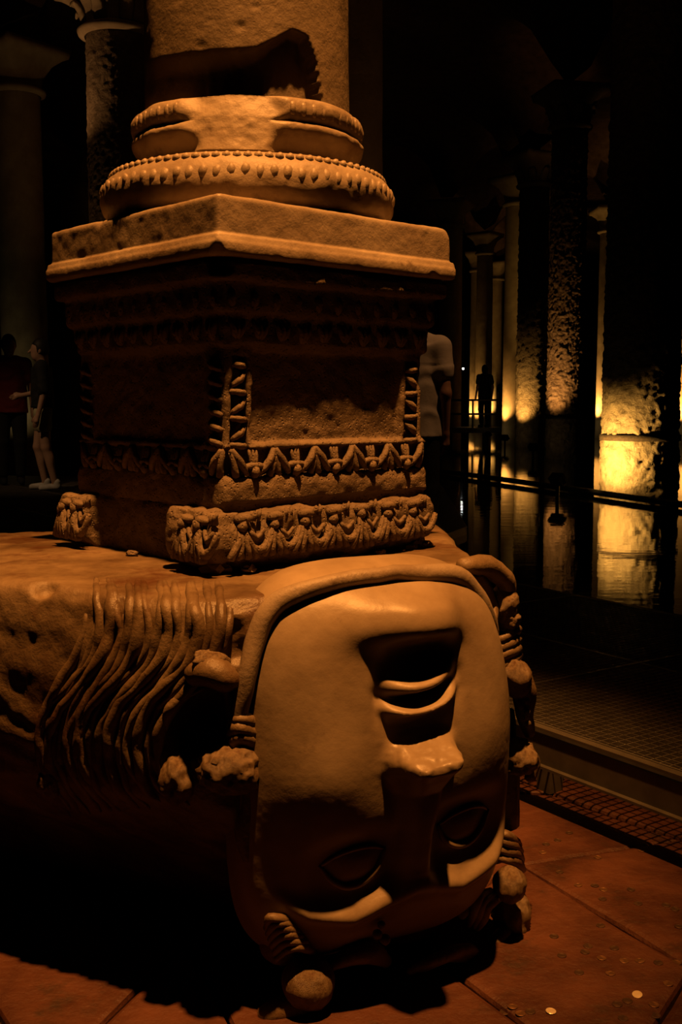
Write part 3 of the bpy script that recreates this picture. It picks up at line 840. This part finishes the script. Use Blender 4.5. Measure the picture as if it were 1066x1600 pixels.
# ---- the raised band round the face
rim = MB()
RP = [(366, 1170, -.03), (376, 1110, -.02), (387, 1050, -.01), (400, 990, -.02), (424, 950, -.015), (472, 924, .0), (535, 908, .01), (600, 899, .01), (660, 896, .005), (712, 902, -.005), (744, 935, -.02), (760, 975, -.04), (772, 1010, -.06)]
rim.tube([loc(*p) for p in RP], [.012, .017, .019, .021, .021, .019, .017, .017, .020, .024, .026, .024, .014], 12, 4)
V = np.array(rim.v); rim.v = (V + .0045 * np.column_stack([fbm(V * 11, 3), fbm(V * 11 + 7, 3), fbm(V * 11 + 15, 3)])).tolist()
me = mesh('face_band', rim.v, rim.f)
link('face_band', me, M_MARBLE, head)

# ---- hair locks on the side of the head
LOCKS = []
for k in range(13):
    x = 150 + k * 15.5; e = 6 * math.sin(k * 2.3); q = k / 12
    LOCKS.append([(x + e, 906), (x + 2 + e, 924), (x + 5 + e, 950), (x + 6, 990), (x - 8, 1032), (x - 40, 1070 + e), (x - 70, 1104 + e), (x - 86, 1146), (x - 86, 1190), (x - 68 + e, 1232), (x - 40, 1272 - 14 * q)])
for k in range(4):
    x = 75 + k * 20; LOCKS.append([(x + 60, 960), (x + 50, 1010), (x + 20, 1070), (x - 5, 1120), (x - 8, 1170), (x + 8, 1220), (x + 34, 1262)])
LOCKS += [[(345, 945), (338, 985), (332, 1020), (318, 1040)], [(362, 950), (356, 985), (350, 1015)], [(318, 1074), (290, 1086), (268, 1108), (258, 1140)], [(326, 940), (320, 985), (306, 1030)]]
for i, L in enumerate(LOCKS):
    pts = [trace(x, y, -.004 - (.024 if q_ == 0 and len(L) > 9 else .009 if q_ == 1 and len(L) > 9 else 0)) for q_, (x, y) in enumerate(L)]
    pts = [p for p in pts if p is not None]
    m = MB(); n = len(pts); r0 = .0125 + .0035 * math.sin(i * 2.1)
    m.tube(pts, [.006, .010] + [r0 * (1 + .18 * math.sin(3 * t + i)) for t in range(n - 3)] + [.004], 8, 5)
    V = np.array(m.v); V = V + .0035 * np.column_stack([vnoise(V * 30 + i), vnoise(V * 30 + 9), vnoise(V * 30 + 17)]); m.v = V.tolist()
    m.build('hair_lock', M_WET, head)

# ---- snakes and curls
def lump(name, c, r, sc=(1, 1, 1), rot=(0, 0, 0), seed=0, amp=.12, fs=2.2, m=M_WET, sub=4):
    bm = bmesh.new(); bmesh.ops.create_icosphere(bm, subdivisions=sub, radius=1)
    P = np.array([v.co[:] for v in bm.verts]); n = fbm(P * fs + seed * 5.1, 4, .6)
    for v, q in zip(bm.verts, n): v.co = v.co * (1 + amp * q)
    me = bpy.data.meshes.new(name); bm.to_mesh(me); bm.free()
    o = link(name, me, m, head); o.location = c; o.scale = [r * s for s in sc]; o.rotation_euler = rot
    return o
def strand(name, P, rad, seg=10, sub=4, flat=1.0, m=M_WET, amp=.003, parent=None):
    b = MB(); b.tube(P, rad, seg, sub, flat)
    V = np.array(b.v); V = V + amp * np.column_stack([fbm(V * 30, 2), fbm(V * 30 + 9, 2), fbm(V * 30 + 17, 2)]); b.v = V.tolist()
    return b.build(name, m, parent or head)
# left of the face
lump('broken_snake_head', loc(360, 1200, -.03), .058, (1.12, .95, .88), (0, .25, 0), 1, .16, 3.0)
strand('snake_body', [loc(398, 1210, -.04), loc(400, 1255, -.045), loc(388, 1300, -.06), loc(404, 1345, -.05), loc(428, 1350, -.03)], [.030, .032, .030, .026, .018])
strand('snake_body', [loc(408, 1308, -.03), loc(428, 1300, -.01), loc(455, 1288, .0)], [.016, .018, .008])
strand('snake_body', [loc(424, 1310, -.02), loc(436, 1325, -.01), loc(428, 1345, -.02)], [.014, .013, .010])
for k, (y, r) in enumerate(((1122, .014), (1138, .016), (1153, .015))):
    strand('snake_coil', [loc(362, y + 14, -.05), loc(372, y, -.02), loc(390, y + 2, -.015), loc(402, y + 16, -.03)], [r * .8, r, r, r * .7])
strand('forehead_curl', [trace(300, 1055, .0), trace(330, 1050, .02), trace(358, 1062, .02), trace(376, 1064, .0)], [.022, .032, .026, .008])
lump('forehead_curl', trace(330, 1035), .035, (1.1, .8, .7), (0, .3, 0), 3, .2)
lump('curl_knot', trace(278, 1215), .05, (.8, .8, 1.1), (0, 0, 0), 4, .16)
lump('curl_knot', trace(80, 1220), .035, (.8, .8, 1.1), (0, 0, 0), 5, .2)
# right of the face
BR = -.10
strand('snake_body', [loc(722, 885, -.05), loc(760, 884, -.08), loc(788, 905, -.10), loc(792, 935, -.11), loc(776, 962, -.10)], [.018, .024, .024, .020, .015])
lump('snake_head', loc(785, 945, -.11), .047, (.75, .9, .95), (0, .5, 0), 6, .12)
lump('snake_head', loc(794, 968, -.10), .036, (.8, .9, .7), (0, -.4, 0), 7, .12)
for k, (y0, y1, r) in enumerate(((996, 984, .012), (1008, 1000, .013), (1022, 1012, .015), (1038, 1024, .014))):
    strand('hair_ridge', [loc(760, y0 + 8, -.12), loc(785, y0 + 2, -.09), loc(806, y1, -.10), loc(808, y1 + 4, -.18)], [r * .9, r, r, r * .6])
lump('snake_head', loc(803, 1058, -.09), .054, (.72, .9, .95), (0, -.35, 0), 8, .08)
strand('snake_body', [loc(808, 1055, -.10), loc(820, 1085, -.10), loc(821, 1120, -.11), loc(826, 1146, -.12)], [.036, .030, .022, .014])
for k in range(8):
    lump('scale', loc(812 + (k % 2) * 9 + k * .6, 1068 + k * 9, -.075), .009, (1, .6, 1), (0, 0, 0), k, .1, 2, M_WET, 2)
lump('snake_head', loc(812, 1182, -.10), .060, (.66, .9, .78), (0, .35, 0), 9, .22, 1.6)
strand('snake_body', [loc(822, 1165, -.11), loc(832, 1190, -.12), loc(828, 1218, -.12)], [.016, .018, .014])
strand('snake_body', [loc(785, 1110, -.16), loc(790, 1200, -.16), loc(792, 1290, -.17)], [.03, .035, .03])
for k, (y, r) in enumerate(((1306, .012), (1317, .013), (1330, .013), (1343, .013))):
    strand('hair_ridge', [loc(768, y + 2, -.13), loc(785, y - 3, -.09), loc(802 + k * 2, y + 4, -.10), loc(812 + k * 2, y + 16, -.16)], [r * .8, r, r, r * .6])
lump('snake_head', loc(797, 1382, -.06), .045, (.85, .95, .98), (0, .2, 0), 10, .06)
for k in range(3):
    strand('curl', [loc(765 + k * 9, 1392 + k * 6, -.07), loc(748 + k * 8, 1402 + k * 6, -.045), loc(738 + k * 8, 1428 + k * 4, -.05), loc(732 + k * 7, 1446 + k * 2, -.07)], [.008, .013, .013, .007])
lump('curl_knot', loc(722, 1424, -.05), .016, (1, 1, 1.1), (0, 0, 0), 11, .1, 2, M_WET, 3)
lump('curl_knot', loc(800, 1430, -.12), .05, (.9, 1, 1.2), (0, 0, 0), 13, .15)
strand('snake_body', [loc(795, 1450, -.10), loc(778, 1468, -.08), loc(762, 1486, -.08)], [.016, .020, .014], flat=.8)
# along the foot
for k in range(6):
    strand('curl', [loc(416 + k * 3, 1478 + k * 10 - 28, -.015), loc(424 + k * 7, 1450 + k * 9 - 16, .012), loc(446 + k * 7, 1438 + k * 9, .008), loc(462 + k * 6, 1452 + k * 7, -.02)], [.006, .009, .009, .006])
lump('curl_knot', loc(440, 1470, -.08), .055, (.9, .9, .9), (0, 0, 0), 14, .06)
lump('snake_head', loc(482, 1535, -.008), .058, (1, .95, .95), (0, .2, 0), 12, .05)
strand('snake_body', [loc(515, 1510, -.01), loc(548, 1494, .0), loc(580, 1488, .0), loc(604, 1502, -.02)], [.012, .022, .026, .014])
for (x, y, r) in ((596, 1445, .009), (590, 1460, .011), (602, 1468, .012)): lump('curl_knot', loc(x, y, .05), r, (1, 1, 1), (0, 0, 0), x, .1, 2, M_WET, 2)
for k in range(3): strand('curl', [loc(640 + k * 12, 1520 - k * 4, .0), loc(675 + k * 12, 1500 - k * 3, .01), loc(715 + k * 8, 1494 - k * 5, -.02), loc(740 + k * 5, 1506 - k * 8, -.06)], [.008, .014, .014, .008])
strand('snake_body', [loc(410, 1590, -.04), loc(440, 1576, -.03), loc(500, 1584, -.03), loc(570, 1580, -.03), loc(640, 1562, -.04), loc(720, 1520, -.08)], [.02, .03, .035, .035, .035, .03])

# ================================================================== LAMPS
def floodlight(loc, aim, label, pole=0.35, scale=1.0):
    o = tag(empty('floodlight', (loc[0], loc[1], loc[2] - pole)), label, 'lamp', 'floodlights standing in the water')
    MB().tube([(0, 0, -0.2), (0, 0, pole - .07)], [.022, .022], 8, 1).build('pole', M_DARK, o)
    a = math.atan2(aim[1] - loc[1], aim[0] - loc[0])
    hd = MB(); hd.box((0, 0, 0), (.14, .24, .16)); hd.box((-.085, 0, 0), (.03, .16, .10))
    for k in (-1, 1): hd.box((.03, k * .128, -.03), (.03, .016, .12))
    h = hd.build('lamp_head', M_DARK, o, False); h.location = (0, 0, pole); h.rotation_euler = (0, -.75, a); h.scale = [scale * .7] * 3
    g = MB().box((.072, 0, 0), (.006, .20, .12)).build('lens', M_GLOW, h, False)
    return o
UP = [  # column index, lamp dx, dy, z, aim z, watts, half angle, colour
    (0, -1.12, -0.75, 0.42, 0.80, 380, 40, (1.0, 0.56, 0.13)),
    (1, -0.75, -0.85, 0.45, 2.3, 190, 25, (1.0, 0.45, 0.12)),
    (2, -0.75, -0.80, 0.45, 1.7, 230, 30, (1.0, 0.52, 0.12)),
    (3, -0.80, -0.40, 0.45, 1.7, 190, 30, (1.0, 0.48, 0.11)),
    (4, -0.80, -0.50, 0.45, 1.7, 170, 42, (1.0, 0.50, 0.12)),
    (5, -0.85, -0.50, 0.45, 1.5, 420, 30, (1.0, 0.56, 0.14)),
    (6, -0.80, -0.40, 0.45, 1.7, 170, 42, (1.0, 0.50, 0.12)),
    (7, -0.85, -0.30, 0.45, 2.2, 380, 38, (1.0, 0.50, 0.12)),
    (8, -0.85, -0.40, 0.45, 2.2, 320, 42, (1.0, 0.50, 0.12)),
]
UPL = ['black floodlight on a pole lighting the brightest column', 'small floodlight below the tall knobbly column', 'small floodlight at the foot of the rough bridge column',
       'small floodlight at the foot of the half-hidden smooth column', 'small floodlight beside the slim column behind the far figure', 'small floodlight beside the most distant glowing column',
       'small floodlight beside the thin lit column', 'small floodlight beside the narrow lit strip of column', 'small floodlight beside the column at the right edge']
for (i, dx, dy, z, tz, wt, hf, colr), lb in zip(UP, UPL):
    c = cxy(i); p = np.array([c[0] + dx, c[1] + dy, z]); aim = np.array([c[0], c[1], tz])
    floodlight(p, aim, lb, z - WATER_Z if i else .30)
    d = (aim - p) / np.linalg.norm(aim - p)
    spot('column_uplight', p + d * .16 + np.array([0, 0, .03]), aim, wt, hf, .9, .05, colr)
# weak uplights of the columns near the left edge and behind the central column
uplight(9, -1.1, -0.7, 0.6, 4.5, 60, 50, (1.0, .50, .16))
uplight(10, 0.9, -0.75, 0.5, 4.0, 26, 60, (1.0, .42, .12))
uplight(11, -0.2, -1.2, 0.6, 3.0, 12, 60, (0.8, .62, .30))
uplight(9, -1.3, -0.6, 4.6, 6.9, 40, 40, (1.0, .48, .18))
# unseen fill spot added to light the white-shirted visitor
spot('vault_lamp_or_fill', (2.6, 5.0, 7.5), (0.2, 6.6, 1.4), 300, 9, 1.0, .1, (1.0, .40, .12))
spot('vault_lamp_or_fill', (-5.6, 8.8, 5.6), (-3.6, 12.8, .8), 200, 12, 1.0, .1, (1.0, .58, .26))  # second added fill, brightens the visitors at the left
# white bulb far away
p = on_y(724, 576, 34.0)
bl = tag(empty('bulb_lamp', (p[0], p[1], p[2])), 'tiny white bulb shining left of the far columns', 'lamp')
bm = bmesh.new(); bmesh.ops.create_icosphere(bm, subdivisions=2, radius=.035); me = bpy.data.meshes.new("bulb"); bm.to_mesh(me); bm.free()
link('bulb', me, M_GLOWW, bl)
MB().tube([(0, 0, .03), (0, 0, .12)], [.03, .03], 8, 1).build('socket', M_DARK, bl)
MB().tube([(0, 0, .12), (0, 0, 8.8 - p[2])], [.012, .012], 5, 1).build('cable', M_DARK, bl)

# ---- pipe lying at the water surface
a, b = on_z(640, 733, WATER_Z), on_z(1120, 803, WATER_Z)
tag(MB().tube([(a[0], a[1], WATER_Z + .045), (b[0], b[1], WATER_Z + .045)], [.035, .035], 10, 1).build('water_pipe', M_DARK), 'long black pipe lying across the water surface', 'pipe')
# ---- far bridge with railing
br = tag(empty('far_bridge', (0, 30, 0)), 'distant dark footbridge with a thin railing over the water', 'bridge')
BX0, BX1 = 1.9, 6.2
MB().box(((BX0 + BX1) / 2, .8, .53), (BX1 - BX0, 1.7, .14)).build('deck', M_DARK, br, False)
for z in (1.36, .98): MB().tube([(BX0, 0, z), (BX1, 0, z)], [.028, .028], 8, 1).build('rail', M_DARK, br)
for k in range(6): MB().tube([(BX0 + k * .86, 0, .5), (BX0 + k * .86, 0, 1.36)], [.025, .025], 8, 1).build('railing_post', M_DARK, br)
for k in range(5): MB().box((BX0 + .2 + k * .98, .8, .15), (.12, .12, .66)).build('bridge_leg', M_DARK, br, False)

# ================================================================== PEOPLE
def person(loc, rz, scale, label, cloth, pose=None, h=.010):
    J = dict(hipL=(-.09, 0, .93), hipR=(.09, 0, .93), kneeL=(-.10, -.02, .50), kneeR=(.10, -.02, .50), ankL=(-.10, .03, .09), ankR=(.10, .03, .09),
             shL=(-.185, .0, 1.42), shR=(.185, .0, 1.42), elL=(-.245, .03, 1.12), elR=(.245, .03, 1.12), wrL=(-.25, -.04, .87), wrR=(.25, -.04, .87), head=(0, -.02, 1.625))
    J.update(pose or {}); J = {k: np.array(v, float) for k, v in J.items()}
    root = tag(empty('person', loc, rz), label, 'person'); root.scale = [scale] * 3
    P = np.array(list(J.values())); lo = np.minimum(P.min(0) - .25, [-.4, -.35, -.02]); hi = np.maximum(P.max(0) + .25, [.4, .3, 1.85]); lo[2] = -.02
    f = Field(lo, hi, h)
    f.trunk(.92, 1.15, (.155, .10), (.135, .095), .02); f.trunk(1.13, 1.42, (.135, .095), (.165, .098), .03)
    f.cone(J['shL'], J['shR'], .055, .055, .05); f.cone((0, .01, 1.40), (0, -.005, 1.54), .058, .05, .03)
    hd = J['head']; f.ball(hd, .1, .02, (.78, .95, 1.13)); f.ball(hd + (0, -.035, -.075), .06, .03, (.85, .9, .9))
    f.cone(hd + (0, -.095, .0), hd + (0, -.118, -.03), .010, .014, .012)
    for s in (-1, 1):
        f.ball(hd + (s * .078, .01, -.01), .022, .006, (.5, .9, 1.3)); f.ball(hd + (s * .032, -.098, .012), .012, .008, cut=True)
    f.cone(hd + (-.02, -.094, -.062), hd + (.02, -.094, -.062), .006, .006, .004)
    for s, q in ((-1, 'L'), (1, 'R')):
        f.cone(J['sh' + q], J['el' + q], .048, .037, .03); f.cone(J['el' + q], J['wr' + q], .038, .026, .02)
        wr, el = J['wr' + q], J['el' + q]; d = (wr - el) / np.linalg.norm(wr - el)
        side = np.cross(d, (1, 0, 0)); side /= np.linalg.norm(side) + 1e-9
        pal = wr + d * .065; f.cone(wr, pal, .026, .030, .015)
        for k, Lf in ((-1.5, .060), (-.5, .075), (.5, .080), (1.5, .070)):
            b0 = pal + side * k * .017; b1 = b0 + d * Lf * .55 + np.array([-s * .006, 0, 0]); b2 = b1 + d * Lf * .45 + np.array([-s * .016, 0, 0])
            f.cone(b0, b1, .0105, .0095, .006); f.cone(b1, b2, .0095, .008)
        t0 = wr + d * .02 + side * .024; t1 = t0 + d * .035 + side * .018; f.cone(t0, t1, .013, .011, .01); f.cone(t1, t1 + d * .03, .011, .009)
        f.cone(J['hip' + q], J['knee' + q], .082, .058, .03); f.cone(J['knee' + q], J['ank' + q], .056, .036, .02)
        ca = J['knee' + q] * .65 + J['ank' + q] * .35; f.ball(ca + (0, .018, 0), .052, .03, (.85, .8, 1.6))
        f.cone(J['ank' + q] + (0, .02, -.04), J['ank' + q] + (0, -.14, -.055), .036, .028, .02)
    link('body', f.mesh('body'), M_SKIN, root)
    # shirt
    g = Field(lo, hi, h); sm, sl, hem = cloth['shirt'], cloth.get('sleeve', .55), cloth.get('hem', .86)
    g.trunk(hem, 1.42, (.200, .134), (.190, .118), .0)
    g.cone(J['shL'] * .9 + (0, 0, .138), J['shR'] * .9 + (0, 0, .138), .072, .072, .05); g.cone((-.08, .0, 1.455), (.08, .0, 1.455), .055, .055, .04)
    for q in 'LR':
        e = J['sh' + q] + (J['el' + q] - J['sh' + q]) * sl; g.cone(J['sh' + q] + (0, 0, -.01), e, .068, .070, .035)
        if sl >= 1: g.cone(J['el' + q], J['el' + q] + (J['wr' + q] - J['el' + q]) * .8, .058, .045, .02)
    g.ball((0, -.01, 1.56), .062, .01, cut=True)
    link('shirt', g.mesh('shirt', lambda V, N: V + N * (.0035 * np.sin(V[:, 2] * 40 + 5 * fbm(V * 5, 2)) * (V[:, 2] < 1.3))[:, None]), sm, root)
    # trousers or shorts
    g = Field(lo, hi, h); pm, pl = cloth['legs'], cloth.get('leg_len', 1.9)
    g.trunk(.86, 1.04, (.160, .108), (.150, .105), .0)
    for q in 'LR':
        hp, kn, an = J['hip' + q], J['knee' + q], J['ank' + q]
        if pl <= 1: g.cone(hp + (0, 0, -.04), hp + (kn - hp) * pl, .098, .098, .03)
        else: g.cone(hp + (0, 0, -.04), kn, .098, .078, .03); g.cone(kn, kn + (an - kn) * (pl - 1), .078, .062, .02)
    link('shorts' if pl <= 1 else 'trousers', g.mesh('legs'), pm, root)
    for q in 'LR':
        a = J['ank' + q]; g = Field(a + (-.09, -.26, -.11), a + (.09, .12, .06), min(h, .012))
        g.cone(a + (0, .03, -.045), a + (0, -.15, -.058), .045, .036, .02); g.cone(a + (0, .02, -.04), a + (0, .02, .0), .046, .046, .01)
        z0 = a[2] - .09; g.cut(lambda X, Y, Z: Z - z0 + 0 * X + 0 * Y)
        link('shoe', g.mesh('shoe'), cloth['shoe'], root)
    g = Field(hd - (.14, .16, .35), hd + (.14, .18, .16), h)
    g.ball(hd + (0, .014, .016), .106, .0, (.82, .97, 1.12)); g.cut(rbox(hd + (0, -.13, -.08), (.2, .10, .13), .03)); g.cut(rbox(hd + (0, -.05, -.2), (.2, .2, .14), .02))
    if cloth.get('long'): g.cone(hd + (0, .05, -.02), hd + (0, .085, -.24), .085, .06, .03)
    link('hair', g.mesh('hair'), M_HAIR, root)
    return root
Y = 6.75
person((on_y(644, 700, Y)[0], Y, WALK_Z), R(162), .955, 'person in a white T-shirt half hidden behind the pedestal', dict(shirt=M_WHITE, hem=.84, legs=M_BLACK, leg_len=1.95, shoe=M_BLACK),
       dict(elR=(.255, .01, 1.12), elL=(-.225, .03, 1.12), wrL=(-.215, -.02, .86)), .009)
Y = 12.7
person((on_y(70, 757, Y)[0], Y, WALK_Z), R(-78), 1.0, 'person in black top, pale shorts and white shoes at the left', dict(shirt=M_BLACK, hem=.96, sleeve=.9, legs=M_KHAKI, leg_len=.42, shoe=M_SHOE),
       dict(elL=(-.22, -.05, 1.14), wrL=(-.17, -.24, 1.10), elR=(.24, .03, 1.13), kneeL=(-.09, -.07, .50), ankL=(-.09, .0, .09), ankR=(.10, .12, .09), kneeR=(.10, .03, .50)))
Y = 13.6
person((on_y(20, 760, Y)[0], Y, WALK_Z), R(20), 1.06, 'person in a dark red top beside the left picture edge', dict(shirt=M_RED, hem=.84, legs=M_BLACK, shoe=M_BLACK), None, .012)
Y = 30.9
person((on_y(757, 640, Y)[0], Y, .60), R(200), 1.0, 'long-haired silhouette standing on the far bridge', dict(shirt=M_BLACK, legs=M_BLACK, shoe=M_BLACK, long=True), None, .016)
person((on_y(787, 640, Y)[0], Y - .2, .60), R(150), .82, 'shorter silhouette leaning by the far bridge railing', dict(shirt=M_BLACK, legs=M_BLACK, shoe=M_BLACK), dict(elL=(-.26, -.12, 1.2), wrL=(-.2, -.34, 1.15)), .018)

# ================================================================== COINS
def coin_mesh(bright):
    m = MB(); n = 18; prof = [(.0106, 0), (.0110, .0006), (.0110, .0015), (.0104, .0019), (.0090, .0019), (.0086, .0015)]
    V = [(r * math.cos(2 * math.pi * k / n), r * math.sin(2 * math.pi * k / n), z) for r, z in prof for k in range(n)]
    Fc = [tuple(q) for q in grid_faces(n, len(prof))] + [tuple(range(n * (len(prof) - 1), n * len(prof))), tuple(range(n))[::-1]]
    m.add(V, Fc); me = mesh('coin', m.v, m.f); me.materials.append(M_COINB if bright else M_COIN); return me
CN, CB = coin_mesh(False), coin_mesh(True)
CC = CN.copy(); CC.materials[0] = M_COINC
COINS = [(490, 262), (372, 320), (430, 300), (355, 362), (440, 470), (535, 538), (665, 560), (660, 608), (805, 560), (842, 632), (650, 745), (412, 800), (585, 850), (452, 898), (655, 912), (770, 925), (850, 925), (540, 985), (700, 990), (1038, 928), (735, 1148), (995, 1042), (922, 1150), (160, 1165), (240, 1195), (290, 1185), (765, 1220), (930, 1200), (787, 1130), (945, 935), (860, 360), (635, 395), (900, 830), (570, 880), (1030, 660), (985, 640), (1050, 750), (720, 860), (200, 1160), (620, 540)]
SLABS = [o for o in bpy.data.objects if o.name.startswith('slab')]
from mathutils.bvhtree import BVHTree
_v, _f = [], []
for o in SLABS:
    n = len(_v); _v += [v.co[:] for v in o.data.vertices]; _f += [tuple(i + n for i in p.vertices) for p in o.data.polygons]
BV = BVHTree.FromPolygons(_v, _f)
def floor_z(x, y):
    h = BV.ray_cast(Vector((x, y, 1.0)), Vector((0, 0, -1)))
    return h[0].z if h[0] is not None else -.03
rc = random.Random(11)
for (zx, zy) in COINS:
    p = on_z(740 + zx * .3058, 1220 + zy * .3057, 0)
    cu = rc.random() < .3; o = link('coin', CC if cu else CN, None, None, False); o.location = (p[0], p[1], floor_z(p[0], p[1])); o.rotation_euler = (rc.uniform(-.05, .05), rc.uniform(-.05, .05), rc.uniform(0, 6))
    tag(o, 'small coppery coin lying on the red stone floor' if cu else 'small dark tarnished coin lying on the red stone floor', 'coin', 'coins thrown on the pit floor')
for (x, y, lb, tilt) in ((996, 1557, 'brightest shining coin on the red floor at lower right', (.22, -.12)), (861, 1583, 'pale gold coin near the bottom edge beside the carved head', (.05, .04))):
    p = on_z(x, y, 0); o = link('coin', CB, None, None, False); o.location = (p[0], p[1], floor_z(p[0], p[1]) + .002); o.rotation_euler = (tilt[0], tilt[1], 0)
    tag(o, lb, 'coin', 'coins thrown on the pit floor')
